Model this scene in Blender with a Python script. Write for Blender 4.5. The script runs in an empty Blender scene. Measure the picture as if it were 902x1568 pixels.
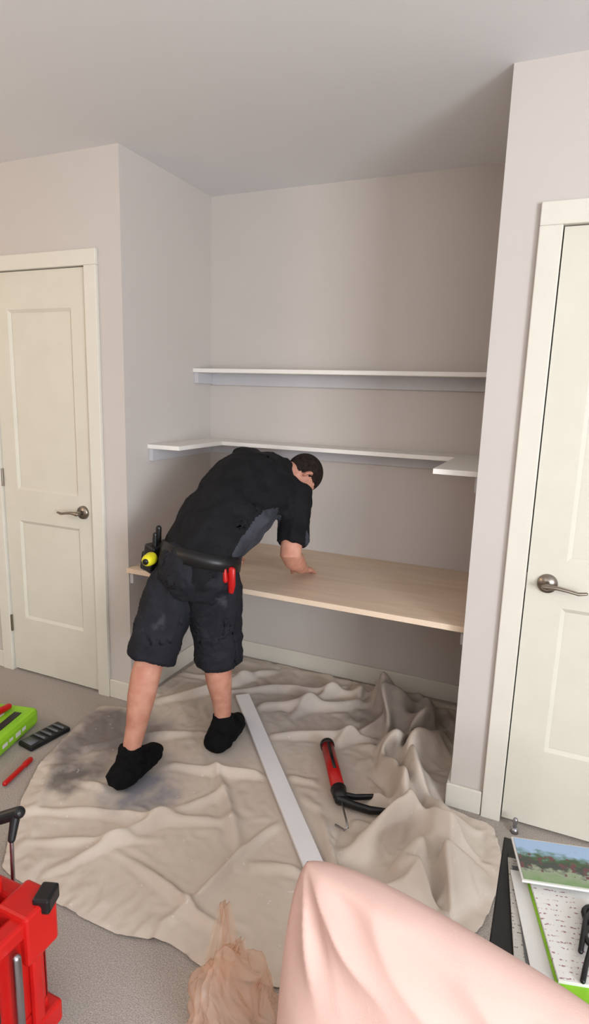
import bpy, bmesh, random, time
import numpy as np
from math import *
from mathutils import Vector, Matrix, noise, Quaternion
random.seed(4)
scn=bpy.context.scene
V=Vector
# ------------------------------------------------------------ materials
def srgb(r,g,b):
    f=lambda c:(c/255/12.92) if c/255<=.04045 else ((c/255+.055)/1.055)**2.4
    return (f(r),f(g),f(b),1)
def mat(name,col,rough=.6,col2=None,nscale=8,bump=0,bscale=80,metal=0,spec=.4,sheen=0,detail=4,lo=.35,hi=.65):
    m=bpy.data.materials.new(name);m.use_nodes=True
    N=m.node_tree.nodes;L=m.node_tree.links;b=N['Principled BSDF']
    b.inputs['Base Color'].default_value=srgb(*col);b.inputs['Roughness'].default_value=rough
    b.inputs['Metallic'].default_value=metal;b.inputs['Specular IOR Level'].default_value=spec
    if sheen:b.inputs['Sheen Weight'].default_value=sheen
    tc=N.new('ShaderNodeTexCoord')
    c2=col2 or tuple(max(0,c-3) for c in col)
    n=N.new('ShaderNodeTexNoise');n.inputs['Scale'].default_value=nscale;n.inputs['Detail'].default_value=detail
    L.new(tc.outputs['Object'],n.inputs['Vector'])
    r=N.new('ShaderNodeValToRGB');r.color_ramp.elements[0].position=lo;r.color_ramp.elements[1].position=hi
    r.color_ramp.elements[0].color=srgb(*col);r.color_ramp.elements[1].color=srgb(*c2)
    L.new(n.outputs['Fac'],r.inputs['Fac']);L.new(r.outputs['Color'],b.inputs['Base Color'])
    if bump:
        n2=N.new('ShaderNodeTexNoise');n2.inputs['Scale'].default_value=bscale;n2.inputs['Detail'].default_value=3
        L.new(tc.outputs['Object'],n2.inputs['Vector'])
        bp=N.new('ShaderNodeBump');bp.inputs['Strength'].default_value=bump;bp.inputs['Distance'].default_value=.01
        L.new(n2.outputs['Fac'],bp.inputs['Height']);L.new(bp.outputs['Normal'],b.inputs['Normal'])
    return m
M_wall=mat('wall_paint',(198,190,184),.85,(196,188,182),2,bump=.03,bscale=260)
M_ceil=mat('ceiling_paint',(226,225,226),.9,(225,224,225),2,bump=.03,bscale=220)
M_trim=mat('trim_white',(218,213,201),.45)
M_door=mat('door_white',(213,208,194),.45,bump=.015,bscale=120)
M_shelf=mat('shelf_white',(236,232,226),.5)
M_cleat=mat('cleat_grey',(192,190,193),.6)
M_nickel=mat('satin_nickel',(150,140,130),.28,metal=1)
M_carpet=mat('carpet',(210,199,189),.95,(170,160,152),260,bump=.8,bscale=420,spec=.1)
M_black=mat('black_plastic',(22,22,24),.4)
M_red=mat('red_plastic',(190,26,22),.35,(178,20,18))
M_dred=mat('dark_red_plastic',(120,14,14),.5)
M_steel=mat('steel',(170,170,175),.3,metal=1)
M_skin=mat('skin',(204,150,127),.6,(186,126,106),18,bump=.1,bscale=200)
M_shirt=mat('black_shirt',(26,26,29),.85,(19,19,22),14,bump=.15,bscale=300,spec=.2)
M_panel=mat('charcoal_panel',(70,72,79),.85,(54,56,62),14,bump=.15,bscale=300,spec=.2)
M_shorts=mat('black_shorts',(33,34,41),.8,(24,25,31),10,bump=.15,bscale=300,spec=.25)
M_boot=mat('black_bootie',(17,17,19),.9,bump=.4,bscale=150,spec=.15)
M_hair=mat('hair_brown',(50,40,35),.85,(27,22,20),70,bump=.6,bscale=260,spec=.15)
M_white=mat('white_board',(238,238,241),.45)
M_pink=mat('pink_fabric',(210,177,166),.95,(205,170,159),6,bump=.12,bscale=420,sheen=.05,spec=.05)
M_sofa=mat('sofa_fabric',(205,190,180),.9,bump=.2,bscale=300)
M_paper=mat('paper_white',(212,210,205),.7)
M_lime=mat('lime_green',(150,205,40),.5,(120,180,30))
M_yel=mat('yellow_plastic',(225,215,40),.4)
M_grey=mat('grey_plastic',(95,98,102),.5)
def smudge(m,col,thr,scale,amt):
    N=m.node_tree.nodes;L=m.node_tree.links;b=N['Principled BSDF'];cur=b.inputs['Base Color'].links[0].from_socket
    g=N.new('ShaderNodeTexCoord');n=N.new('ShaderNodeTexNoise');n.inputs['Scale'].default_value=scale;n.inputs['Detail'].default_value=5
    L.new(g.outputs['Object'],n.inputs['Vector'])
    r=N.new('ShaderNodeMapRange');r.inputs[1].default_value=thr;r.inputs[2].default_value=thr+.1;r.inputs[4].default_value=amt;L.new(n.outputs['Fac'],r.inputs[0])
    mx=N.new('ShaderNodeMixRGB');L.new(r.outputs[0],mx.inputs[0]);L.new(cur,mx.inputs[1]);mx.inputs[2].default_value=srgb(*col);L.new(mx.outputs[0],b.inputs['Base Color'])
smudge(M_shorts,(90,92,98),.61,9,.4)
smudge(M_shirt,(62,62,67),.60,7,.3)
def wood():
    m=bpy.data.materials.new('birch_ply');m.use_nodes=True
    N=m.node_tree.nodes;L=m.node_tree.links;b=N['Principled BSDF'];b.inputs['Roughness'].default_value=.65
    tc=N.new('ShaderNodeTexCoord');mp=N.new('ShaderNodeMapping');mp.inputs['Scale'].default_value=(1.2,9,8)
    n=N.new('ShaderNodeTexNoise');n.inputs['Scale'].default_value=2.2;n.inputs['Detail'].default_value=6
    n.inputs['Distortion'].default_value=.8
    r=N.new('ShaderNodeValToRGB');r.color_ramp.elements[0].position=.3;r.color_ramp.elements[1].position=.7
    r.color_ramp.elements[0].color=srgb(229,207,183);r.color_ramp.elements[1].color=srgb(217,193,168)
    L.new(tc.outputs['Object'],mp.inputs['Vector']);L.new(mp.outputs['Vector'],n.inputs['Vector'])
    L.new(n.outputs['Fac'],r.inputs['Fac']);L.new(r.outputs['Color'],b.inputs['Base Color']);return m
M_wood=wood()
# ------------------------------------------------------------ mesh helpers
def obj(name,bm,mats,smooth=False,parent=None,bevel=0,auto=None):
    me=bpy.data.meshes.new(name);bmesh.ops.recalc_face_normals(bm,faces=bm.faces);bm.to_mesh(me);bm.free()
    if not isinstance(mats,(list,tuple)):mats=[mats]
    for m in mats:me.materials.append(m)
    if smooth:
        for p in me.polygons:p.use_smooth=True
    o=bpy.data.objects.new(name,me);scn.collection.objects.link(o)
    if parent:o.parent=parent
    if bevel:
        md=o.modifiers.new('bev','BEVEL');md.width=bevel;md.segments=2;md.limit_method='ANGLE'
    return o
def empty(name,loc=(0,0,0)):
    e=bpy.data.objects.new(name,None);e.empty_display_size=.1;scn.collection.objects.link(e);return e
def box(bm,x0,x1,y0,y1,z0,z1,mi=0,M=None):
    vs=[bm.verts.new(V(p) if M is None else M@V(p)) for p in [(x0,y0,z0),(x1,y0,z0),(x1,y1,z0),(x0,y1,z0),(x0,y0,z1),(x1,y0,z1),(x1,y1,z1),(x0,y1,z1)]]
    for f in [(0,3,2,1),(4,5,6,7),(0,1,5,4),(1,2,6,5),(2,3,7,6),(3,0,4,7)]:
        bm.faces.new([vs[i] for i in f]).material_index=mi
def quad(bm,ps,mi=0):
    f=bm.faces.new([bm.verts.new(V(p)) for p in ps]);f.material_index=mi
def tube(bm,pts,rad,axis=None,n=20,caps='round',mi=0):
    pts=[V(p) for p in pts];rad=[(r,r) if not isinstance(r,(tuple,list)) else r for r in rad]
    k=len(pts);rings=[]
    T=[]
    for i in range(k):
        t=(pts[min(i+1,k-1)]-pts[max(i-1,0)]).normalized();T.append(t)
    prev=None
    def frame(i):
        nonlocal prev
        t=T[i]
        if axis is not None:
            a=V(axis[i] if isinstance(axis[0],(tuple,list,Vector)) else axis)
        else:
            a=prev if prev is not None else (V((1,0,0)) if abs(t.x)<.8 else V((0,1,0)))
        a=(a-t*a.dot(t)).normalized();prev=a
        return t,a,t.cross(a)
    def ring(c,a,b,ra,rb):
        return [bm.verts.new(c+a*ra*cos(2*pi*j/n)+b*rb*sin(2*pi*j/n)) for j in range(n)]
    for i in range(k):
        t,a,b=frame(i);ra,rb=rad[i];c=pts[i]
        if i==0 and caps=='round':
            m=min(ra,rb)
            for q in (75,50,25):
                s=cos(radians(q));rings.append(ring(c-t*m*sin(radians(q)),a,b,ra*s,rb*s))
        rings.append(ring(c,a,b,ra,rb))
        if i==k-1 and caps=='round':
            m=min(ra,rb)
            for q in (25,50,75):
                s=cos(radians(q));rings.append(ring(c+t*m*sin(radians(q)),a,b,ra*s,rb*s))
    for r0,r1 in zip(rings,rings[1:]):
        for j in range(n):
            bm.faces.new((r0[j],r0[(j+1)%n],r1[(j+1)%n],r1[j])).material_index=mi
    bm.faces.new(rings[0][::-1]).material_index=mi;bm.faces.new(rings[-1]).material_index=mi
def ell(bm,c,r,M=None,mi=0,u=20,v=14):
    mt=Matrix.Translation(V(c))@(M.to_4x4() if M else Matrix.Identity(4))@Matrix.Diagonal((*r,1))
    q=bmesh.ops.create_uvsphere(bm,u_segments=u,v_segments=v,radius=1,matrix=mt)
    for f in {f for vv in q['verts'] for f in vv.link_faces}:f.material_index=mi
def remesh(o,vox,smooth=6,fn=None):
    md=o.modifiers.new('rm','REMESH');md.mode='VOXEL';md.voxel_size=vox;md.use_smooth_shade=True
    if smooth:
        s=o.modifiers.new('sm','SMOOTH');s.iterations=smooth;s.factor=.5
    dg=bpy.context.evaluated_depsgraph_get();me=bpy.data.meshes.new_from_object(o.evaluated_get(dg))
    mats=list(o.data.materials);o.modifiers.clear();o.data=me
    me.materials.clear()
    for m in mats:me.materials.append(m)
    if fn:
        for v in me.vertices:
            v.co=v.co+v.normal*fn(v.co)
    for p in me.polygons:p.use_smooth=True
    return o
H=2.513;XR=1.559;D=.814;YO=.084
RX,RY=4.6,-4.4
# ------------------------------------------------------------ drop cloth (simulated settling on the floor)
def nz(x,y,s,z=0):return noise.noise(V((x*s,y*s,z)))
outl=[(1.545,.30),(1.54,.76),(1.0,.775),(.5,.78),(.05,.77),(.04,.25),(.02,.02),(-.10,-.02),(-.08,-.2),(.0,-.5),(.1,-.68),(.25,-.88),(.32,-.96),(.49,-.985),(.66,-.99),(.82,-.99),(.95,-.95),(1.09,-.98),(1.28,-.94),(1.5,-.80),(1.69,-.66),(1.75,-.5),(1.78,-.33),(1.77,-.18),(1.73,-.06),(1.62,-.04),(1.545,-.03),(1.545,.1)]
def segd(px,py,a,b):
    ax,ay=a;bx,by=b;dx,dy=bx-ax,by-ay;t=np.clip(((px-ax)*dx+(py-ay)*dy)/(dx*dx+dy*dy),0,1)
    return np.hypot(px-ax-t*dx,py-ay-t*dy),t
gs=.0135
gx=np.arange(-.12,1.82,gs);gy=np.arange(-1.03,.80,gs)
GX,GY=np.meshgrid(gx,gy,indexing='ij')
inside=np.zeros(GX.shape,bool);k=len(outl)
for i in range(k):
    x0,y0=outl[i];x1,y1=outl[(i+1)%k]
    if y0==y1:continue
    c=((y0>GY)!=(y1>GY))&(GX<(x1-x0)*(GY-y0)/(y1-y0)+x0);inside^=c
bm=bmesh.new();vid={}
for i in range(len(gx)):
    for j in range(len(gy)):
        if inside[i,j]:vid[i,j]=bm.verts.new((gx[i],gy[j],0))
for (i,j) in list(vid):
    if (i+1,j) in vid and (i,j+1) in vid and (i+1,j+1) in vid:
        bm.faces.new((vid[i,j],vid[i+1,j],vid[i+1,j+1],vid[i,j+1]))
bmesh.ops.delete(bm,geom=[v for v in bm.verts if not v.link_faces],context='VERTS')
bset=[]
for v in bm.verts:
    if v.is_boundary:
        best=None
        for i in range(k):
            a,b=outl[i],outl[(i+1)%k];dx,dy=b[0]-a[0],b[1]-a[1];t=max(0,min(1,((v.co.x-a[0])*dx+(v.co.y-a[1])*dy)/(dx*dx+dy*dy)))
            q=(a[0]+t*dx,a[1]+t*dy);d=hypot(q[0]-v.co.x,q[1]-v.co.y)
            if best is None or d<best[0]:best=(d,q)
        bset.append((v,best[1]))
for v,q in bset:v.co.x,v.co.y=v.co.x*.3+q[0]*.7,v.co.y*.3+q[1]*.7
mpath=[(1.18,.60),(1.31,.46),(1.38,.22),(1.42,-.02),(1.48,-.28),(1.60,-.38)]
folds=[((.35,-.30),(1.05,-.12),.022,.035),((.20,-.70),(.95,-.42),.020,.032),((.45,-.92),(.80,-.25),.022,.035),((.9,-.9),(1.02,-.4),.018,.032),
((.12,.10),(.55,.72),.026,.05),((.5,.22),(1.15,.62),.026,.05),((.08,-.32),(.45,-.02),.02,.035),((.7,.08),(1.3,.33),.022,.045),((.75,.25),(.92,.74),.024,.05),
((1.1,-.25),(1.52,-.78),.022,.055),((1.22,-.1),(1.72,-.28),.024,.055),((1.05,-.6),(1.6,-.48),.02,.04),((.55,-.08),(1.0,-.62),.018,.028),((1.3,.15),(1.12,.7),.03,.07),((1.0,.02),(1.18,.52),.022,.045),
((.3,-.85),(.7,-.62),.016,.026),((.6,-.75),(1.15,-.85),.018,.03),((.2,-.5),(.62,-.52),.016,.024),((1.2,-.45),(1.35,-.88),.018,.04),((1.45,-.4),(1.7,-.6),.018,.045),((1.6,-.15),(1.66,-.6),.02,.045),((.35,.35),(1.2,.72),.022,.045),((.1,.45),(.5,.55),.022,.035)]
bm.verts.ensure_lookup_table()
P=np.array([v.co[:] for v in bm.verts]);bnd=[v.is_boundary for v in bm.verts]
X,Y=P[:,0],P[:,1]
def NZ(A,B,s,z):
    f=noise.noise
    return np.array([f((a,b,z)) for a,b in zip((A*s).tolist(),(B*s).tolist())])
m=np.full(len(P),9.)
for a,b in zip(mpath,mpath[1:]):m=np.minimum(m,segd(X,Y,a,b)[0])
heap=np.exp(-(m/.16)**2)
low=NZ(X,Y,2.2,3);hi=NZ(X,Y,9,5)
edge=np.full(len(P),9.)
for i in range(k):edge=np.minimum(edge,segd(X,Y,outl[i],outl[(i+1)%k])[0])
WX=X+.05*NZ(X,Y,2.5,13);WY=Y+.05*NZ(X,Y,2.5,19)
Z=.004+.010*hi+.012*low
for a,b,w,hh in folds:
    dd,t=segd(WX,WY,a,b);Z+=hh*np.exp(-(dd/w)**2)*np.sin(pi*np.clip(t,0.05,.95))
ph=WX*34+8*NZ(X,Y,3,60);ph2=(WY*22-WX*12)+8*NZ(X,Y,3,66)
Z+=heap*.17*(.55+.30*np.sin(ph)+.25*np.sin(ph2))
Z=.005+np.clip(edge/.07,0,1)*np.maximum(0,Z)
feet=np.minimum(segd(X,Y,(.435,-.48),(.36,-.24))[0],segd(X,Y,(.64,-.10),(.60,.12))[0])
Z=np.where(feet<.10,.006+(Z-.006)*np.clip((feet-.045)/.055,0,1),Z)
for v,z in zip(bm.verts,Z):v.co.z=float(max(.005,z))
cl=obj('drop_cloth',bm,M_black,True)
gp=cl.vertex_groups.new(name='pin');gh=cl.vertex_groups.new(name='heap')
cnt=0
for i in range(len(P)):
    if bnd[i]:
        gh.add([i],.15,'REPLACE');cnt+=1
        if cnt%4==0:gp.add([i],1.0,'REPLACE')
    else:
        gh.add([i],0.0 if feet[i]<.045 else min(1,max(0,.30+.9*float(low[i])+.7*float(heap[i]))),'REPLACE')
        if feet[i]<.045:gp.add([i],1.0,'REPLACE')
def collider(name,verts,faces):
    me=bpy.data.meshes.new(name);me.from_pydata(verts,[],faces);o=bpy.data.objects.new(name,me);scn.collection.objects.link(o)
    o.modifiers.new('col','COLLISION');o.collision.thickness_outer=.003;o.collision.cloth_friction=40;return o
cols=[collider('tmp_floor',[(-1,-2,0),(3,-2,0),(3,2,0),(-1,2,0)],[(0,1,2,3)])]
cm=cl.modifiers.new('cloth','CLOTH');s=cm.settings
s.quality=6;s.mass=.25;s.tension_stiffness=30;s.compression_stiffness=30;s.shear_stiffness=12;s.bending_stiffness=3.0;s.air_damping=2
s.tension_damping=8;s.compression_damping=8;s.shear_damping=8;s.bending_damping=2
s.vertex_group_mass='pin';s.pin_stiffness=1.0;s.vertex_group_shrink='heap'
s.shrink_min=-.03;s.shrink_max=-.26
s.effector_weights.gravity=.55
cm.collision_settings.use_collision=True;cm.collision_settings.distance_min=.004;cm.collision_settings.collision_quality=2
cm.collision_settings.use_self_collision=False
NF=24
scn.frame_start=1;scn.frame_end=NF;cm.point_cache.frame_start=1;cm.point_cache.frame_end=NF
for f_ in range(1,NF+1):scn.frame_set(f_)
dg=bpy.context.evaluated_depsgraph_get();me=bpy.data.meshes.new_from_object(cl.evaluated_get(dg))
cl.modifiers.clear();cl.data=me;me.name='drop_cloth'
for o in cols:bpy.data.objects.remove(o,do_unlink=True)
scn.frame_set(1)
n_=len(me.vertices);A=np.empty(n_*3);me.vertices.foreach_get('co',A);A=A.reshape(-1,3)
X,Y,Zc=A[:,0].copy(),A[:,1].copy(),A[:,2].copy()
for (a,b,rr) in (((.435,-.48),(.36,-.24),.10),((.64,-.10),(.60,.12),.09),((.475,.35),(1.345,-.68),.055),((1.02,.11),(1.20,-.23),.065),((1.20,-.22),(1.37,-.2),.05),((1.22,-.23),(1.27,-.38),.03),((-.15,-.42),(-.1,-.25),.06)):
    dd,t=segd(X,Y,a,b);kk=np.clip((dd-rr*.6)/(rr*.8),0,1);kk=kk*kk*(3-2*kk);Zc=Zc*kk+.006*(1-kk)
Zc=np.maximum(Zc,.003)
X=np.where((X>1.542)&(Y>-.015),1.542,X);Y=np.where((X>1.545)&(A[:,1]>-.12),np.minimum(Y,-.018),Y);Y=np.minimum(Y,.797);X=np.where(A[:,1]>.07,np.maximum(X,.015),X)
Y=np.where(X<.01,np.minimum(Y,.065),Y)
A=np.stack([X,Y,Zc],1);me.vertices.foreach_set('co',A.ravel());me.update()
for p in me.polygons:p.use_smooth=True
sb=cl.modifiers.new('sub','SUBSURF');sb.levels=1;sb.render_levels=1
def clothmat():
    m=mat('canvas_drop_cloth',(215,203,190),.9,(203,190,177),3,bump=.2,bscale=500,spec=.15)
    N=m.node_tree.nodes;L=m.node_tree.links;b=N['Principled BSDF']
    cur=b.inputs['Base Color'].links[0].from_socket
    geo=N.new('ShaderNodeNewGeometry')
    def stain(cx,cy,rad,col,thr,sc,strength):
        nonlocal cur
        vm=N.new('ShaderNodeVectorMath');vm.operation='DISTANCE';vm.inputs[1].default_value=(cx,cy,.01)
        L.new(geo.outputs['Position'],vm.inputs[0])
        mr=N.new('ShaderNodeMapRange');mr.inputs[1].default_value=rad;mr.inputs[2].default_value=0
        L.new(vm.outputs['Value'],mr.inputs[0])
        n=N.new('ShaderNodeTexNoise');n.inputs['Scale'].default_value=sc;n.inputs['Detail'].default_value=4;L.new(geo.outputs['Position'],n.inputs['Vector'])
        mu=N.new('ShaderNodeMath');mu.operation='MULTIPLY';L.new(mr.outputs[0],mu.inputs[0]);L.new(n.outputs['Fac'],mu.inputs[1])
        r=N.new('ShaderNodeMapRange');r.inputs[1].default_value=thr;r.inputs[2].default_value=thr+.22;r.inputs[4].default_value=strength
        L.new(mu.outputs[0],r.inputs[0])
        mx=N.new('ShaderNodeMixRGB');L.new(r.outputs[0],mx.inputs[0]);L.new(cur,mx.inputs[1]);mx.inputs[2].default_value=srgb(*col);cur=mx.outputs[0]
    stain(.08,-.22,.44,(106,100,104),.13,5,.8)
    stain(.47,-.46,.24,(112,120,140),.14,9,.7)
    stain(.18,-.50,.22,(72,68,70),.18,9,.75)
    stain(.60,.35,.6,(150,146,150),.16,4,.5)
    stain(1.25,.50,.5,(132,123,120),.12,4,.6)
    n=N.new('ShaderNodeTexNoise');n.inputs['Scale'].default_value=38;L.new(geo.outputs['Position'],n.inputs['Vector'])
    r=N.new('ShaderNodeMapRange');r.inputs[1].default_value=.71;r.inputs[2].default_value=.75;r.inputs[4].default_value=.35;L.new(n.outputs['Fac'],r.inputs[0])
    mx=N.new('ShaderNodeMixRGB');L.new(r.outputs[0],mx.inputs[0]);L.new(cur,mx.inputs[1]);mx.inputs[2].default_value=srgb(240,238,234);cur=mx.outputs[0]
    L.new(cur,b.inputs['Base Color']);return m
me.materials.clear();me.materials.append(clothmat())
# ------------------------------------------------------------ room
def simple(name,boxes,m,bevel=0,parent=None):
    bm=bmesh.new()
    for b in boxes:box(bm,*b)
    return obj(name,bm,m,bevel=bevel,parent=parent)
simple('floor',[(-2.2,RX,RY,.95,-.1,0)],M_carpet)
simple('ceiling',[(-2.2,RX,RY,.95,H,H+.1)],M_ceil)
dl0,dl1=-.780,-.199;dr0,dr1=1.750,2.50;g=.004
simple('wall_left',[(-2.2,dl0-g-.02,YO,.2,0,H),(dl0-g-.02,dl1+g+.02,YO,.2,2.06,H),(dl1+g+.02,0,YO,.95,0,H)],M_wall)
simple('wall_back',[(0,XR,D,.95,0,H)],M_wall)
simple('wall_right',[(XR,dr0-g-.02,0,.95,0,H),(dr0-g-.02,dr1+g+.02,0,.12,2.06,H),(dr1+g+.02,RX,0,.12,0,H)],M_wall)
simple('wall_side_left',[(-2.3,-2.2,RY,.2,0,H)],M_wall)
wx0,wx1,wz0,wz1=2.3,4.1,.75,2.25
wy0,wy1=-4.2,-2.4
simple('wall_side_right',[(RX,RX+.1,RY,wy0,0,H),(RX,RX+.1,wy1,.12,0,H),(RX,RX+.1,wy0,wy1,0,wz0),(RX,RX+.1,wy0,wy1,wz1,H)],M_wall)
simple('wall_rear',[(-2.3,wx0,RY-.1,RY,0,H),(wx1,RX+.1,RY-.1,RY,0,H),(wx0,wx1,RY-.1,RY,0,wz0),(wx0,wx1,RY-.1,RY,wz1,H)],M_wall)
simple('window_1',[(wx0,wx0+.05,RY-.08,RY+.02,wz0,wz1),(wx1-.05,wx1,RY-.08,RY+.02,wz0,wz1),(wx0+.05,wx1-.05,RY-.08,RY+.02,wz0,wz0+.05),(wx0+.05,wx1-.05,RY-.08,RY+.02,wz1-.05,wz1),((wx0+wx1)/2-.02,(wx0+wx1)/2+.02,RY-.08,RY-.04,wz0+.05,wz1-.05)],M_trim)
simple('window_2',[(RX-.02,RX+.08,wy0,wy0+.05,wz0,wz1),(RX-.02,RX+.08,wy1-.05,wy1,wz0,wz1),(RX-.02,RX+.08,wy0+.05,wy1-.05,wz0,wz0+.05),(RX-.02,RX+.08,wy0+.05,wy1-.05,wz1-.05,wz1),(RX+.04,RX+.08,(wy0+wy1)/2-.02,(wy0+wy1)/2+.02,wz0+.05,wz1-.05)],M_trim)
def door(name,x0,x1,y,zt,hx,hdir,hz,hinge_left):
    e=empty(name)
    bm=bmesh.new();z0=.012;d=.011
    box(bm,x0,x1,y+d,y+.04,z0,zt)
    sx=.105*(x1-x0)/.76+.012
    zs=[(z0,.31),(.84,1.0),(1.87,zt)]
    for a,b in ((x0,x0+sx),(x1-sx,x1)):box(bm,a,b,y,y+d,z0,zt)
    for a,b in zs:box(bm,x0+sx,x1-sx,y,y+d,a,b)
    for a,b in ((.31,.84),(1.0,1.87)):
        X0,X1=x0+sx,x1-sx;w=.014
        o=[(X0,y,a),(X1,y,a),(X1,y,b),(X0,y,b)];i=[(X0+w,y+d-.001,a+w),(X1-w,y+d-.001,a+w),(X1-w,y+d-.001,b-w),(X0+w,y+d-.001,b-w)]
        for k in range(4):quad(bm,[o[k],o[(k+1)%4],i[(k+1)%4],i[k]])
    o=obj('slab',bm,M_door,parent=e)
    bm=bmesh.new();tube(bm,[(hx,y,hz),(hx,y-.012,hz)],[.033,.030],caps='flat',n=28)
    tube(bm,[(hx,y-.01,hz),(hx,y-.05,hz)],[.011,.011],n=16)
    s=hdir;tube(bm,[(hx-s*.008,y-.05,hz),(hx+s*.03,y-.052,hz+.003),(hx+s*.065,y-.05,hz-.002),(hx+s*.095,y-.048,hz-.008),(hx+s*.118,y-.046,hz-.004)],[(.011,.009),(.010,.007),(.009,.006),(.009,.006),(.007,.005)],n=14)
    obj('lever_handle',bm,M_nickel,True,e)
    bm=bmesh.new();xh=x0-.003 if hinge_left else x1+.003
    for z in (.27,1.055,1.83):
        tube(bm,[(xh,y-.006,z-.045),(xh,y-.006,z+.045)],[.007,.007],n=12,caps='flat')
    if not hinge_left:box(bm,x0-.004,x0-.001,y-.002,y+.01,hz-.03,hz+.03)
    obj('hinges',bm,M_nickel,False,e)
    return e
door('door_1',dl0,dl1,YO,2.04,-.262,-1,.925,True)
door('door_2',dr0,dr1,0,2.04,1.815,1,.919,False)
def casing(name,x0,x1,y,cw=.068):
    bm=bmesh.new();p=.018
    for a,b in ((x0-g-cw,x0-g),(x1+g,x1+g+cw)):box(bm,a,b,y-p,y,0,2.044)
    box(bm,x0-g-cw,x1+g+cw,y-p,y,2.044,2.044+cw)
    box(bm,x0-g-.02,x0-g,y,y+.11,0,2.06);box(bm,x1+g,x1+g+.02,y,y+.11,0,2.06);box(bm,x0-g,x1+g,y,y+.11,2.044,2.06)
    box(bm,x0-g,x1+g,y+.05,y+.11,0,2.044)
    obj(name,bm,M_trim,bevel=.003)
casing('trim_1',dl0,dl1,YO);casing('trim_2',dr0,dr1,0)
bh=.095;bt=.013
simple('baseboard_left',[(dl1+g+.069,bt,YO-bt,YO,0,bh),(-2.2,dl0-.074,YO-bt,YO,0,bh),(0,bt,YO,D-bt,0,bh)],M_trim,.004)
simple('baseboard_back',[(bt,XR,D-bt,D,0,bh)],M_trim,.004)
simple('baseboard_right',[(XR-bt,dr0-.074,-bt,0,0,bh),(XR-bt,XR,0,D-bt,0,bh),(dr1+.074,RX,-bt,0,0,bh)],M_trim,.004)
bm=bmesh.new();tube(bm,[(1.80,-.05,0),(1.80,-.05,.02)],[.014,.012],caps='flat');tube(bm,[(1.80,-.05,.02),(1.80,-.05,.05)],[.006,.009]);obj('door_stop',bm,M_steel,True)
# ------------------------------------------------------------ shelves & desk
e=empty('upper_shelf')
simple('board',[(0.001,XR-.001,D-.18,D-.001,1.611,1.631)],M_shelf,.0015,e)
simple('cleats',[(0.025,XR-.025,D-.02,D-.001,1.55,1.611),(0.001,.025,D-.168,D-.001,1.555,1.611),(XR-.025,XR-.001,D-.168,D-.001,1.555,1.611)],M_cleat,.001,e)
e=empty('u_shaped_shelf')
simple('board',[(0.001,XR-.001,D-.18,D-.001,1.239,1.259),(0.001,.18,.241,D-.18,1.239,1.259),(1.38,XR-.001,.14,D-.18,1.239,1.259)],M_shelf,.0015,e)
simple('cleats',[(0.025,XR-.025,D-.02,D-.001,1.18,1.239),(0.001,.025,.25,D-.001,1.18,1.239),(XR-.025,XR-.001,.15,D-.001,1.18,1.239)],M_cleat,.001,e)
e=empty('plywood_desk')
simple('top',[(0.001,XR-.001,.065,D-.001,.667,.69)],M_wood,.0015,e)
simple('cleats',[(0.02,XR-.02,D-.02,D-.001,.61,.667),(0.001,.02,.09,D-.001,.61,.667),(XR-.02,XR-.001,.09,D-.001,.61,.667)],M_cleat,.001,e)
# ------------------------------------------------------------ board on the floor
bm=bmesh.new()
a=V((.475,.35,0));b=V((1.345,-.68,0));d=(b-a).normalized();n=V((-d.y,d.x,0));w=.034
Mx=Matrix(((d.x,n.x,0,a.x),(d.y,n.y,0,a.y),(0,0,1,.012),(0,0,0,1)))
box(bm,0,(b-a).length,-w,w,0,.016,M=Mx)
obj('trim_board',bm,M_white,bevel=.002)
# ------------------------------------------------------------ caulk gun
e=empty('caulk_gun')
zg=.042
p0=V((1.025,.10,zg));p1=V((1.175,-.17,zg));dd=(p1-p0).normalized()
bm=bmesh.new();tube(bm,[p0,p1],[.026,.026],n=24,caps='flat');obj('red_barrel',bm,M_red,True,e)
bm=bmesh.new();tube(bm,[p0-dd*.008,p0+dd*.012],[.030,.030],n=24,caps='flat');tube(bm,[p1-dd*.012,p1+dd*.05],[.031,.024],n=24,caps='flat')
box(bm,-.006,.006,.02,.2,.018,.029,M=Matrix.Translation(p0)@dd.to_track_quat('Y','Z').to_matrix().to_4x4())
side=V((.97,.06,0)).normalized()
q=p1+dd*.05
tube(bm,[q-side*.01,q+side*.05+V((0,-.0,-.008)),q+side*.11+V((0,.0,-.01)),q+side*.17+V((0,.015,-.01))],[(.016,.02),(.013,.017),(.013,.016),(.011,.013)],n=14)
q2=p1+dd*.015
tube(bm,[q2+side*.02,q2+side*.06+V((0,.006,0)),q2+side*.09+V((0,.02,0)),q2+side*.14+V((0,.045,0))],[(.010,.014),(.009,.012),(.009,.012),(.007,.010)],n=14)
obj('handle',bm,M_black,True,e)
bm=bmesh.new();tube(bm,[p1+dd*.05,p1+dd*.15,p1+dd*.19+V((0,0,-.004)),p1+dd*.20-side*.015+V((0,0,-.01)),p1+dd*.17-side*.04+V((0,0,-.02))],[.004]*5,n=10)
obj('rod',bm,M_steel,True,e)
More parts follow.
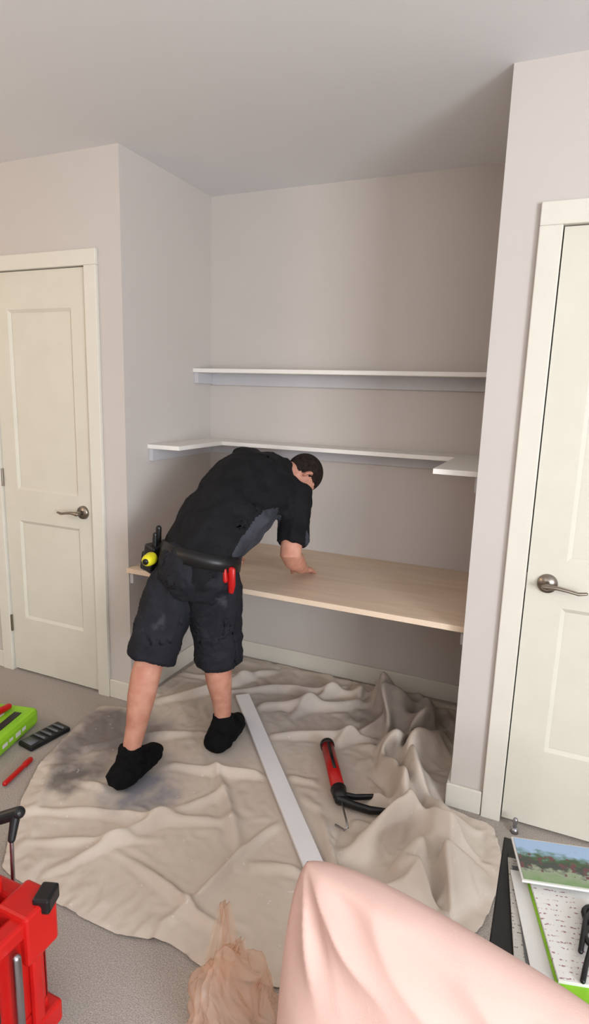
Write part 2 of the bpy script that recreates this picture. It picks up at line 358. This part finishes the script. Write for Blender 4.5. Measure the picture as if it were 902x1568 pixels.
# ------------------------------------------------------------ items at left
e=empty('wipes_package')
Mx=Matrix.Translation((-.305,-.475,0))@Matrix.Rotation(radians(14),4,'Z')
bm=bmesh.new();box(bm,-.11,.11,-.19,.19,.002,.085,M=Mx);obj('package',bm,M_lime,bevel=.022,parent=e)
bm=bmesh.new();box(bm,-.07,.0,-.15,.10,.0845,.087,M=Mx)
for i in range(5):box(bm,.1095,.1112,-.12+i*.045,-.095+i*.045+.008*(i%2),.03+.004*(i%3),.05,M=Mx)
obj('label',bm,M_paper,parent=e)
bm=bmesh.new();box(bm,.035,.07,-.14,.12,.0845,.087,M=Mx);box(bm,-.05,-.02,-.10,.05,.0845,.0885,M=Mx)
obj('lettering',bm,M_black,parent=e)
bm=bmesh.new();tube(bm,[Mx@V((-.03,.02,.103)),Mx@V((.0,.13,.103))],[.018,.014],n=16);obj('red_cap',bm,M_red,True,e)
e=empty('drill_bit_case')
Mx=Matrix.Translation((-.13,-.345,0.0))@Matrix.Rotation(radians(-8),4,'Z')
bm=bmesh.new();box(bm,-.045,.045,-.10,.10,.001,.022,M=Mx);obj('case',bm,M_black,bevel=.006,parent=e)
bm=bmesh.new()
for i in range(4):
    tube(bm,[Mx@V((-.03,-.03+i*.032,.026)),Mx@V((.03,-.025+i*.032,.026))],[.004,.006],n=10)
box(bm,-.035,.03,-.09,-.05,.022,.025,M=Mx);obj('bits',bm,M_grey,True,e)
bm=bmesh.new();tube(bm,[(-.015,-.655,.012),(-.043,-.53,.012)],[.010,.010],n=16);tube(bm,[(-.042,-.535,.012),(-.05,-.500,.012)],[.012,.011],n=16)
obj('red_marker',bm,M_red,True)
# ------------------------------------------------------------ tool box
e=empty('tool_box')
bm=bmesh.new()
X0,X1,Y0,Y1,Z1=.34,.845,-1.72,-1.27,.37;t=.018
box(bm,X0,X1,Y0,Y1,.0,.12);
for b in ((X0,X1,Y1-t,Y1),(X0,X1,Y0,Y0+t),(X0,X0+t,Y0,Y1),(X1-t,X1,Y0,Y1)):box(bm,*b,.12,Z1)
for b in ((X0-.012,X1+.012,Y1-.03,Y1+.012),(X0-.012,X1+.012,Y0-.012,Y0+.03),(X0-.012,X0+.03,Y0+.03,Y1-.03),(X1-.03,X1+.012,Y0+.03,Y1-.03)):box(bm,*b,Z1-.03,Z1+.012)
for y in (-1.31,-1.42,-1.54,-1.68):box(bm,X1-.002,X1+.016,y-.016,y+.016,.03,Z1-.03)
for x in (.42,.56,.70,.81):box(bm,x-.016,x+.016,Y1-.002,Y1+.016,.03,Z1-.03)
box(bm,X1-.07,X1+.02,Y1-.07,Y1+.02,.27,Z1+.025)
box(bm,X1-.07,X1+.02,Y1-.07,Y1+.02,.04,.10)
box(bm,X0+.2,X1-.12,Y1-.005,Y1+.03,.22,.30)
box(bm,X1-.16,X1-.10,Y1-.10,Y1-.02,Z1-.02,Z1+.05);box(bm,X1-.26,X1-.2,Y1-.16,Y1-.02,Z1-.02,Z1+.04)
obj('shell',bm,M_red,bevel=.008,parent=e)
bm=bmesh.new();box(bm,X0+.03,X1-.03,Y0+.03,Y1-.03,.12,.24);box(bm,X0+.22,X0+.24,Y0+.03,Y1-.03,.24,.34);obj('inner_tray',bm,M_dred,bevel=.004,parent=e)
bm=bmesh.new()
Ml=Matrix.Translation((X1+.012,Y1-.0,Z1+.02))@Matrix.Rotation(radians(20),4,'Z')
box(bm,-.024,.016,-.028,.028,-.02,.018,M=Ml);box(bm,X1+.012,X1+.03,-1.5,-1.42,.22,.34)
tube(bm,[(.655,-1.215,.485),(.70,-1.20,.505)],[.015,.015],n=16);tube(bm,[(.695,-1.205,.50),(.70,-1.225,.45)],[.012,.009],n=14)
obj('latches',bm,M_black,bevel=.006,parent=e)
bm=bmesh.new();tube(bm,[(.70,-1.225,.46),(.705,-1.235,.28)],[.005,.005],n=12);tube(bm,[(X1+.022,Y1-.1,.05),(X1+.022,Y1-.1,.33)],[.01,.01],n=14)
obj('metal_rods',bm,M_steel,True,e)
# ------------------------------------------------------------ plastic bag
def bagmat():
    m=bpy.data.materials.new('thin_plastic');m.use_nodes=True;N=m.node_tree.nodes;L=m.node_tree.links
    b=N['Principled BSDF'];b.inputs['Base Color'].default_value=srgb(236,210,194);b.inputs['Roughness'].default_value=.2
    tl=N.new('ShaderNodeBsdfTranslucent');tl.inputs[0].default_value=srgb(236,208,188)
    tr=N.new('ShaderNodeBsdfTransparent');tr.inputs[0].default_value=srgb(253,245,236)
    m1=N.new('ShaderNodeMixShader');m1.inputs[0].default_value=.3;m2=N.new('ShaderNodeMixShader');m2.inputs[0].default_value=.66
    L.new(b.outputs[0],m1.inputs[1]);L.new(tl.outputs[0],m1.inputs[2]);L.new(m1.outputs[0],m2.inputs[1]);L.new(tr.outputs[0],m2.inputs[2])
    L.new(m2.outputs[0],N['Material Output'].inputs['Surface']);return m
M_bag=bagmat()
bm=bmesh.new();bmesh.ops.create_icosphere(bm,subdivisions=6,radius=1)
bc=V((1.245,-1.095,.0))
for v in bm.verts:
    n=v.co.normalized()
    w_=n+noise.noise_vector(n*1.5)*.35
    d,_=noise.voronoi(V((w_.x*1.8,w_.y*1.8,w_.z*.9))+V((4,1,2)));e1=min(1,(d[1]-d[0])*1.8)
    d,_=noise.voronoi(w_*3.2+V((1,7,3)));e2=min(1,(d[1]-d[0])*2.0)
    f=.84*(1+.26*(1-e1)+.10*(1-e2)+.25*noise.noise(n*1.6+V((2,2,9))))
    p=V((n.x*.112*f,n.y*.10*f,.085+n.z*(.10 if n.z>0 else .08)*f))
    s=max(0,n.z)**3
    p.x=p.x*(1-.4*s)-.035*s;p.z+=.04*s;p.z=max(p.z,.006+.006*noise.noise(p*30))
    v.co=bc+p
for (bx,by,bz),(tx,ty,tz),wd in (((-.045,.02,.12),(-.062,.045,.315),.040),((-.02,.0,.13),(-.01,.03,.25),.032),((.03,-.01,.11),(.06,.01,.19),.035)):
    prev=None
    for k in range(41):
        tt=k/40;base=V((bx,by,bz)).lerp(V((tx,ty,tz)),(2*tt if tt<.5 else 2-2*tt))
        c=bc+base+V((.014*cos(pi*tt),.010*sin(5*tt),0))
        wv=wd*(1-.65*(1-abs(2*tt-1)))
        cur=[]
        for q in np.linspace(-1,1,13):
            cur.append(bm.verts.new(c+V((wv*q*.8,.010*sin(q*6+tt*5),.006*noise.noise(V((q*2,tt*9,bx*40)))))))
        if prev:
            for q in range(12):bm.faces.new((prev[q],prev[q+1],cur[q+1],cur[q]))
        prev=cur
obj('plastic_bag',bm,M_bag,True)
# ------------------------------------------------------------ pillow + chair
def pillow(name,Mx,w,h,t):
    bm=bmesh.new();n=100;top={};bot={}
    for i in range(n+1):
        for j in range(n+1):
            u=2*i/n-1;v=2*j/n-1
            k=max(0,(1-abs(u)**3.5)*(1-abs(v)**3.5))**.5
            pin=1-.14*(abs(u)*abs(v))**2.6
            pu=1-.02*(1-v*v)*abs(u)**3;pv=1-.01*(1-u*u)*abs(v)**3
            x=u*w/2*pin*pu-.065*v*(1-u)/2;y=v*h/2*pin*pv
            wr=0
            for cu,cv,am in ((-1,1,1.5),(1,1,.8),(-1,-1,.8),(1,-1,.8)):
                du,dv=u-cu,v-cv;r=hypot(du,dv);a=atan2(dv,du)
                wr+=am*.010*(1-abs(sin(a*6+cu*2+1.5*nz(u,v,1.5,4)))*1.7)*exp(-((r-.45)/.33)**2)
            wr+=.015*(1-abs(sin(u*7+v*3+2.5*nz(u,v,1.3,6)))*1.6)*max(0,v)**1.5*(1-v**8)
            wr+=.008*nz(u,v,2.2,2)
            z=k*t/2+wr*min(1,k*1.4)
            top[i,j]=bm.verts.new(Mx@V((x,y,z)))
            bot[i,j]=top[i,j] if i in(0,n) or j in(0,n) else bm.verts.new(Mx@V((x,y,-k*t/2)))
    for i in range(n):
        for j in range(n):
            bm.faces.new((top[i,j],top[i+1,j],top[i+1,j+1],top[i,j+1]))
            bm.faces.new((bot[i,j],bot[i,j+1],bot[i+1,j+1],bot[i+1,j]))
    return obj(name,bm,M_pink,True)
Mx=Matrix.Translation((1.733,-1.262,.382))@Matrix.Rotation(radians(14),4,'Y')@Matrix.Rotation(radians(80),4,'X')
pillow('pink_pillow',Mx,.63,.52,.18)
e=empty('armchair')
bm=bmesh.new();box(bm,1.42,2.15,-1.75,-1.16,.03,.06)
for x in (1.45,2.12):
    for y in (-1.72,-1.2):tube(bm,[(x,y,0),(x,y,.035)],[.015,.02],caps='flat')
obj('seat',bm,M_sofa,bevel=.01,parent=e)
# ------------------------------------------------------------ side table with papers
e=empty('side_table')
bm=bmesh.new();box(bm,1.78,2.35,-1.13,-.69,.43,.45)
for x in (1.80,2.33):
    for y in (-1.10,-.72):box(bm,x-.014,x+.014,y-.014,y+.014,0,.43)
obj('table',bm,M_black,bevel=.003,parent=e)
def sheet(name,cx,cy,ang,w,h,z0,z1,m,bev=.0008,parent=None):
    bm=bmesh.new();box(bm,-w/2,w/2,-h/2,h/2,z0,z1)
    o=obj(name,bm,m,bevel=bev,parent=parent);o.matrix_world=Matrix.Translation((cx,cy,0))@Matrix.Rotation(radians(ang),4,'Z');return o
def photomat():
    m=bpy.data.materials.new('photo_print');m.use_nodes=True;N=m.node_tree.nodes;L=m.node_tree.links;b=N['Principled BSDF'];b.inputs['Roughness'].default_value=.15
    tc=N.new('ShaderNodeTexCoord');sp=N.new('ShaderNodeSeparateXYZ');L.new(tc.outputs['Generated'],sp.inputs[0])
    nn=N.new('ShaderNodeTexNoise');nn.inputs['Scale'].default_value=9;L.new(tc.outputs['Generated'],nn.inputs['Vector'])
    ad=N.new('ShaderNodeMath');ad.operation='MULTIPLY_ADD';ad.inputs[1].default_value=.5;L.new(nn.outputs['Fac'],ad.inputs[0]);L.new(sp.outputs['Y'],ad.inputs[2])
    r=N.new('ShaderNodeValToRGB');E=r.color_ramp.elements
    E[0].position=.2;E[0].color=srgb(110,140,90);E[1].position=1;E[1].color=srgb(150,175,205)
    for p,c in ((.5,(140,150,125)),(.6,(60,66,60)),(.72,(52,62,52)),(.82,(60,90,54)),(.93,(120,150,160))):
        q=E.new(p);q.color=srgb(*c)
    L.new(ad.outputs[0],r.inputs[0])
    n=N.new('ShaderNodeTexNoise');n.inputs['Scale'].default_value=55;L.new(tc.outputs['Object'],n.inputs['Vector'])
    rr=N.new('ShaderNodeMapRange');rr.inputs[1].default_value=.56;rr.inputs[2].default_value=.6;L.new(n.outputs['Fac'],rr.inputs[0])
    cmp=N.new('ShaderNodeMath');cmp.operation='COMPARE';cmp.inputs[1].default_value=.42;cmp.inputs[2].default_value=.22;L.new(sp.outputs['Y'],cmp.inputs[0])
    mu=N.new('ShaderNodeMath');mu.operation='MULTIPLY';L.new(rr.outputs[0],mu.inputs[0]);L.new(cmp.outputs[0],mu.inputs[1])
    mx=N.new('ShaderNodeMixRGB');L.new(mu.outputs[0],mx.inputs[0]);L.new(r.outputs[0],mx.inputs[1]);mx.inputs[2].default_value=srgb(96,56,60);L.new(mx.outputs[0],b.inputs['Base Color']);return m
def writmat(name,ink,lim,scale,base=(216,214,209)):
    m=mat(name,base,.7);N=m.node_tree.nodes;L=m.node_tree.links;b=N['Principled BSDF']
    tc=N.new('ShaderNodeTexCoord')
    w=N.new('ShaderNodeTexWave');w.bands_direction='Y';w.inputs['Scale'].default_value=scale;w.inputs['Distortion'].default_value=1.5;w.inputs['Detail Scale'].default_value=6
    L.new(tc.outputs['Object'],w.inputs['Vector'])
    n=N.new('ShaderNodeTexNoise');n.inputs['Scale'].default_value=190;n.inputs['Detail'].default_value=1;L.new(tc.outputs['Object'],n.inputs['Vector'])
    mu=N.new('ShaderNodeMath');mu.operation='MULTIPLY';L.new(w.outputs['Fac'],mu.inputs[0]);L.new(n.outputs['Fac'],mu.inputs[1])
    sp=N.new('ShaderNodeSeparateXYZ');L.new(tc.outputs['Object'],sp.inputs[0])
    lt=N.new('ShaderNodeMath');lt.operation='LESS_THAN';lt.inputs[1].default_value=lim;L.new(sp.outputs['X'],lt.inputs[0])
    mu2=N.new('ShaderNodeMath');mu2.operation='MULTIPLY';L.new(mu.outputs[0],mu2.inputs[0]);L.new(lt.outputs[0],mu2.inputs[1])
    r=N.new('ShaderNodeValToRGB');r.color_ramp.elements[0].position=.50;r.color_ramp.elements[0].color=srgb(*base);r.color_ramp.elements[1].position=.60;r.color_ramp.elements[1].color=srgb(*ink)
    L.new(mu2.outputs[0],r.inputs[0]);L.new(r.outputs[0],b.inputs['Base Color']);return m
e=empty('paper_stack')
sheet('black_folder',1.925,-.915,7,.22,.36,.4512,.455,M_black,parent=e)
sheet('magazine',1.900,-.93,7,.17,.34,.455,.460,writmat('printed_page',(60,60,64),.2,34,(184,180,172)),parent=e)
sheet('dark_cover',1.915,-.94,10,.165,.32,.460,.462,M_grey,parent=e)
sheet('page_1',1.912,-.945,13,.155,.30,.462,.465,M_paper,parent=e)
sheet('lime_folder',1.957,-.958,15,.165,.275,.465,.469,M_lime,parent=e)
sheet('notebook',1.955,-.925,15,.17,.26,.469,.476,writmat('handwritten_page',(150,104,112),.0,24),parent=e)
bm=bmesh.new();Mc=Matrix.Translation((1.945,-.80,0))@Matrix.Rotation(radians(15),4,'Z')
box(bm,-.03,.03,-.012,.012,.4755,.482,M=Mc);tube(bm,[Mc@V((-.028,.0,.484)),Mc@V((.028,.0,.484))],[.004,.004],n=10)
obj('clip',bm,M_steel,parent=e)
e=empty('photo_print');Mx=Matrix.Translation((1.905,-.785,0))@Matrix.Rotation(radians(14),4,'Z')
bm=bmesh.new();box(bm,-.095,.095,-.068,.068,.489,.494,M=Mx);obj('backing',bm,M_paper,parent=e,bevel=.001)
me=bmesh.new();box(me,-.09,.09,-.063,.063,-.0005,.0005);o=obj('picture',me,photomat(),parent=e);o.matrix_world=Mx@Matrix.Translation((0,0,.4948))
bm=bmesh.new()
for dx in (0,.055):
    pts=[V((1.974+.022*cos(t),-.955+dx+.024*sin(t),.486)) for t in np.linspace(0,2*pi,17)]
    tube(bm,pts,[.006]*17,n=8)
tube(bm,[(1.964,-.975,.486),(1.952,-1.03,.484),(1.947,-1.06,.481)],[.005]*3,n=8);tube(bm,[(1.969,-.88,.486),(1.954,-.92,.490),(1.944,-1.0,.486)],[.005]*3,n=8)
obj('eyeglasses',bm,M_black,True)
# ------------------------------------------------------------ carpenter
man=empty('carpenter')
r0=V((.97,-.25,0)).normalized();rs=V((.87,-.21,-.45)).normalized()
LSh=V((.515,.29,1.215));RSh=V((.785,.235,1.085))
LEl=V((.39,.37,.97));LHd=V((.375,.34,.755))
REl=V((.825,.105,.855));RWr=V((.805,.275,.752))
bm=bmesh.new()
sp=[(.535,-.165,.83),(.545,-.14,.90),(.562,-.06,.985),(.588,.035,1.06),(.618,.13,1.12),(.645,.215,1.155),(.662,.262,1.178)]
sr=[(.172,.125),(.168,.122),(.175,.125),(.185,.128),(.192,.122),(.185,.105),(.12,.07)]
ax=[r0,r0,r0.lerp(rs,.25),r0.lerp(rs,.5),r0.lerp(rs,.75),rs,rs]
tube(bm,sp,sr,axis=ax,n=36,caps='round')
ctr=V((.65,.235,1.15))
tube(bm,[ctr.lerp(LSh,.4),LSh,LSh.lerp(LEl,.55),LSh.lerp(LEl,.8)],[.082,.074,.068,.070],n=24)
dS=(REl-RSh).normalized();se=RSh.lerp(REl,.80)
tube(bm,[ctr.lerp(RSh,.4),RSh,RSh.lerp(REl,.4),se,se+dS*.003,se-dS*.03],[.082,.070,.064,.066,.058,.052],n=24,caps='flat')
tube(bm,[(.66,.255,1.17),(.685,.292,1.178)],[.066,.058],n=20)
tube(bm,[(.60,-.05,.90),(.64,.04,.965),(.665,.12,1.03)],[(.10,.06),(.11,.06),(.10,.06)],axis=r0,n=24)
def shirtfn(c):
    w=c+V((noise.noise(c*5),noise.noise(c*5+V((7,1,2))),0))*.07
    d=w.dot(V((.3,.5,.8)))
    f=.008*(1-abs(noise.noise(V((w.x*7,w.y*4,w.z*4))))*3)+.008*sin(d*50+4*noise.noise(c*4))*max(0,noise.noise(c*3.5+V((3,3,3)))+.2)
    f+=.005*(1-abs(noise.noise(w*13))*3)
    return f
so=remesh(obj('shirt',bm,[M_shirt,M_panel],parent=man),.0075,5,shirtfn)
SPV=[V(p) for p in sp]
for p in so.data.polygons:
    c=p.center;best=None
    for i in range(len(SPV)-2):
        a_,b_=SPV[i],SPV[i+1];t_=max(0,min(1,(c-a_).dot(b_-a_)/(b_-a_).length_squared));q_=a_.lerp(b_,t_);dd_=(c-q_).length
        if best is None or dd_<best[0]:best=(dd_,c-q_,ax[i].lerp(ax[i+1],t_),i+t_)
    lat=best[1].dot(best[2].normalized());upn=best[1].dot(V((0,-.55,.83)))
    ds_=segd(np.array(c.x),np.array(c.y),(RSh.x,RSh.y),(REl.x,REl.y))[0]
    if lat>.085 and upn<.035 and 1.0<best[3]<4.3 and c.z<1.06 and not(float(ds_)<.06 and c.z>.86 and lat>.17):p.material_index=1
bm=bmesh.new()
LH=V((.468,-.15,.83));RH=V((.605,-.15,.83));LK=V((.397,-.265,.50));RK=V((.594,-.095,.50));LA=V((.395,-.415,.12));RA=V((.595,-.045,.12))
tube(bm,[(.545,-.145,.905),(.538,-.155,.86),(.535,-.16,.80),(.532,-.155,.745)],[(.160,.120),(.172,.132),(.176,.14),(.150,.12)],axis=r0,n=36,caps='flat')
for Hp,K,A,k,rr in ((LH,LK,LA,.10,.094),(RH,RK,RA,.22,.090)):
    end=K.lerp(A,k);ds=(end-K).normalized()
    tube(bm,[Hp+V((0,0,.02)),Hp.lerp(K,.3),Hp.lerp(K,.6),K.lerp(Hp,.12),end,end+ds*.003,end-ds*.035],[.093,.106,.101,.094,rr,rr-.012,rr-.02],n=32,caps='flat')
def shortfn(c):
    w=c+V((noise.noise(c*4),noise.noise(c*4+V((5,1,2))),0))*.05
    return .012*(1-abs(noise.noise(V((w.x*9,w.y*9,w.z*3.5))))*3)+.005*(1-abs(noise.noise(w*15))*3)
remesh(obj('shorts',bm,M_shorts,parent=man),.0075,4,shortfn)
bm=bmesh.new()
back=V((.1,-1,0)).normalized()
for Hp,K,A in ((LH,LK,LA),(RH,RK,RA)):
    tube(bm,[Hp,Hp.lerp(K,.5),K,K.lerp(A,.25)+back*.014,K.lerp(A,.45)+back*.012,K.lerp(A,.75),A,A+V((.005,.01,-.05))],[.07,.068,.056,.059,.055,.041,.034,.038],n=24)
def arm(S,E,W):
    tube(bm,[S,S.lerp(E,.5),E,E.lerp(W,.3),E.lerp(W,.7),W],[.052,.048,.045,.046,.037,(.031,.025)],n=20)
arm(LSh,LEl,LHd+V((0,-.03,.0)));arm(RSh,REl,RWr)
def hand(W,fwd,side,down,curl=.5):
    fwd=fwd.normalized();side=(side-fwd*side.dot(fwd)).normalized();down=(down-fwd*down.dot(fwd)-side*down.dot(side)).normalized()
    tube(bm,[W-fwd*.01,W+fwd*.035,W+fwd*.075,W+fwd*.092],[(.027,.02),(.038,.017),(.042,.015),(.039,.013)],axis=side,n=20)
    for k,(o,L) in enumerate(((-.031,.072),(-.010,.082),(.011,.076),(.031,.060))):
        b=W+fwd*(.085-abs(o)*.2)+side*o
        d1=(fwd+side*o*2+down*curl*.3).normalized();d2=(fwd+side*o*2+down*curl*.8).normalized();d3=(fwd*.9+down*curl*1.3).normalized()
        p=[b-fwd*.02,b,b+d1*L*.45];p.append(p[-1]+d2*L*.3);p.append(p[-1]+d3*L*.22)
        for q_ in p:q_.z=max(q_.z,.7)
        tube(bm,p,[.0095,.0098,.0092,.0084,.0075],n=12)
    b=W+fwd*.02-side*.026
    d1=(fwd*.7-side*.75+down*.3).normalized();d2=(fwd*.95-side*.25+down*.35).normalized()
    p=[b,b+d1*.035,b+d1*.035+d2*.03,b+d1*.035+d2*.052]
    for q_ in p:q_.z=max(q_.z,.703)
    tube(bm,p,[.014,.0125,.0105,.009],n=12)
hand(RWr,V((-.12,.9,-.30)),V((1,.05,0)),V((0,-.1,-1)),.35)
hand(LHd+V((0,-.03,.0)),V((.1,.85,-.30)),V((-1,.05,0)),V((0,-.1,-1)),.25)
hc=V((.745,.375,1.150));up=V((.55,.80,-.12)).normalized();fd=V((.12,.02,-1));fd=(fd-up*fd.dot(up)).normalized();rt=fd.cross(up).normalized()
HM=Matrix((rt,fd,up)).transposed();hs=.92
def hp(x,y,z):return hc+(rt*x+fd*y+up*z)*hs
def sc(*r):return tuple(a*hs for a in r)
tube(bm,[(.655,.245,1.16),(.685,.285,1.165),hp(0,-.015,-.07)],[.060,.053,.050],n=20)
ell(bm,hp(0,-.012,.018),sc(.073,.092,.092),HM)
ell(bm,hp(0,.022,-.045),sc(.056,.066,.070),HM)
ell(bm,hp(0,.062,-.088),sc(.026,.022,.020),HM)
tube(bm,[hp(0,.082,.010),hp(0,.100,-.018),hp(0,.098,-.030)],[.008,.012,.014],n=12)
tube(bm,[hp(-.022,.082,-.060),hp(0,.088,-.058),hp(.022,.082,-.060)],[.006,.008,.006],n=10)
tube(bm,[hp(-.045,.068,.022),hp(0,.082,.020),hp(.045,.068,.022)],[.009,.010,.009],n=10)
for s in (-1,1):
    tube(bm,[hp(s*.070,-.012,.012),hp(s*.082,-.022,.004),hp(s*.080,-.018,-.018),hp(s*.072,-.006,-.030)],[(.010,.006),(.014,.007),(.011,.006),(.008,.005)],n=12)
remesh(obj('body',bm,M_skin,parent=man),.0055,3)
bm=bmesh.new()
for s in (-1,1):ell(bm,hp(s*.031,.072,.004),sc(.012,.010,.011),HM)
obj('eyes',bm,M_black,True,man)
bm=bmesh.new()
ell(bm,hp(0,-.020,.022),sc(.079,.096,.097),HM,u=64,v=48)
dele=[]
for v in bm.verts:
    q=(HM.inverted()@(v.co-hc))/hs
    lim=-.068 if q.y<-.035 else (-.068+(q.y+.035)*1.9 if q.y<.0 else .004+q.y*.9)
    if q.z<lim+.006*noise.noise(v.co*60):dele.append(v)
bmesh.ops.delete(bm,geom=dele,context='VERTS')
o=obj('hair',bm,M_hair,True,man);md=o.modifiers.new('s','SOLIDIFY');md.thickness=.012
bm=bmesh.new()
for A,fdv in ((LA,V((-.05,.99,0)).normalized()),(RA,V((-.15,.99,0)).normalized())):
    s=V((fdv.y,-fdv.x,0));g0=V((A.x,A.y,0));zz=.010
    tube(bm,[g0-fdv*.065+V((0,0,.045+zz)),g0+V((0,0,.054+zz)),g0+fdv*.07+V((0,0,.045+zz)),g0+fdv*.13+V((0,0,.036+zz)),g0+fdv*.165+V((0,0,.03+zz))],[(.058,.044),(.064,.05),(.064,.045),(.056,.034),(.038,.026)],axis=s,n=24)
    tube(bm,[g0-fdv*.015+V((0,0,.05)),g0-fdv*.005+V((0,0,.10)),g0-fdv*.002+V((0,0,.135)),g0+V((0,0,.15))],[.058,.050,.044,.042],n=24,caps='flat')
remesh(obj('booties',bm,M_boot,parent=man),.006,5,lambda c:.005*(1-abs(noise.noise(c*22))*3)*min(1,max(0,(c.z-.01)/.03)))
bm=bmesh.new()
tube(bm,[(.541,-.150,.85),(.546,-.138,.905)],[(.184,.142),(.182,.138)],axis=r0,n=40,caps='flat')
obj('tool_belt',bm,M_black,True,man)
bm=bmesh.new()
Mx=Matrix.Translation((.345,-.165,.85))@Matrix.Rotation(radians(-15),4,'Z')@Matrix.Rotation(radians(12),4,'Y')
box(bm,-.03,.03,-.045,.045,-.06,.055,M=Mx);box(bm,-.055,-.02,-.035,.04,-.07,.01,M=Mx)
tube(bm,[Mx@V((-.02,.02,.03)),Mx@V((-.03,.02,.11))],[.014,.012],n=12);tube(bm,[Mx@V((.01,-.02,.03)),Mx@V((.0,-.02,.10))],[.012,.010],n=12)
obj('tool_pouch',bm,M_black,parent=man,bevel=.008)
bm=bmesh.new();Mt=Matrix.Translation((.372,-.235,.862))
tube(bm,[Mt@V((0,0,0)),Mt@V((.006,-.028,0))],[.026,.024],n=24,caps='round');obj('tape_measure',bm,M_yel,True,man)
bm=bmesh.new();tube(bm,[Mt@V((.012,-.05,0)),Mt@V((.013,-.054,0))],[.012,.012],n=20,caps='flat');obj('tape_label',bm,M_black,True,man)
bm=bmesh.new();tube(bm,[(.718,-.205,.86),(.722,-.208,.80),(.715,-.2,.77)],[(.018,.01),(.016,.01),(.012,.008)],n=14);tube(bm,[(.70,-.222,.86),(.705,-.225,.82)],[.008,.010],n=12)
obj('red_cutter',bm,M_red,True,man)
# ------------------------------------------------------------ lights
def area(name,loc,rot,sx,sy,p,col):
    l=bpy.data.lights.new(name,'AREA');l.shape='RECTANGLE';l.size=sx;l.size_y=sy;l.energy=p;l.color=col
    o=bpy.data.objects.new(name,l);o.location=loc;o.rotation_euler=[radians(a) for a in rot];scn.collection.objects.link(o);return o
area('window_daylight',((wx0+wx1)/2,RY+.03,(wz0+wz1)/2),(90,0,0),1.65,1.35,28,(.92,.96,1.0))
area('window_daylight_side',(RX-.03,(wy0+wy1)/2,(wz0+wz1)/2),(90,0,90),1.65,1.35,200,(.88,.94,1.0))
area('ceiling_fill',(.6,-3.1,1.75),(180,0,0),.5,.5,30,(1,.97,.95))  # unseen upward fill added to brighten the ceiling, not a fixture of the room
l=bpy.data.lights.new('room_lamp','POINT');l.energy=24;l.color=(1,.77,.50);l.shadow_soft_size=.3
o=bpy.data.objects.new('room_lamp',l);o.location=(-1.2,-1.7,1.9);scn.collection.objects.link(o)
w=bpy.data.worlds.new('w');scn.world=w;w.use_nodes=True;w.node_tree.nodes['Background'].inputs[0].default_value=(.8,.88,1,1);w.node_tree.nodes['Background'].inputs[1].default_value=1.0
scn.view_settings.view_transform='Standard'
# ------------------------------------------------------------ camera
yaw,pitch,roll,f=.410,-.195,.030,925.5
F=V((-sin(yaw)*cos(pitch),cos(yaw)*cos(pitch),sin(pitch)));R=V((cos(yaw),sin(yaw),0));U=R.cross(F)
R2=cos(roll)*R+sin(roll)*U;U2=-sin(roll)*R+cos(roll)*U
cam=bpy.data.cameras.new('cam');co=bpy.data.objects.new('camera',cam);scn.collection.objects.link(co)
m3=Matrix((R2,U2,-F)).transposed();co.matrix_world=Matrix.Translation((1.807,-2.127,1.522))@m3.to_4x4()
cam.sensor_fit='VERTICAL';cam.sensor_height=36;cam.lens=f/1567.4*36;cam.clip_start=.05
scn.camera=co
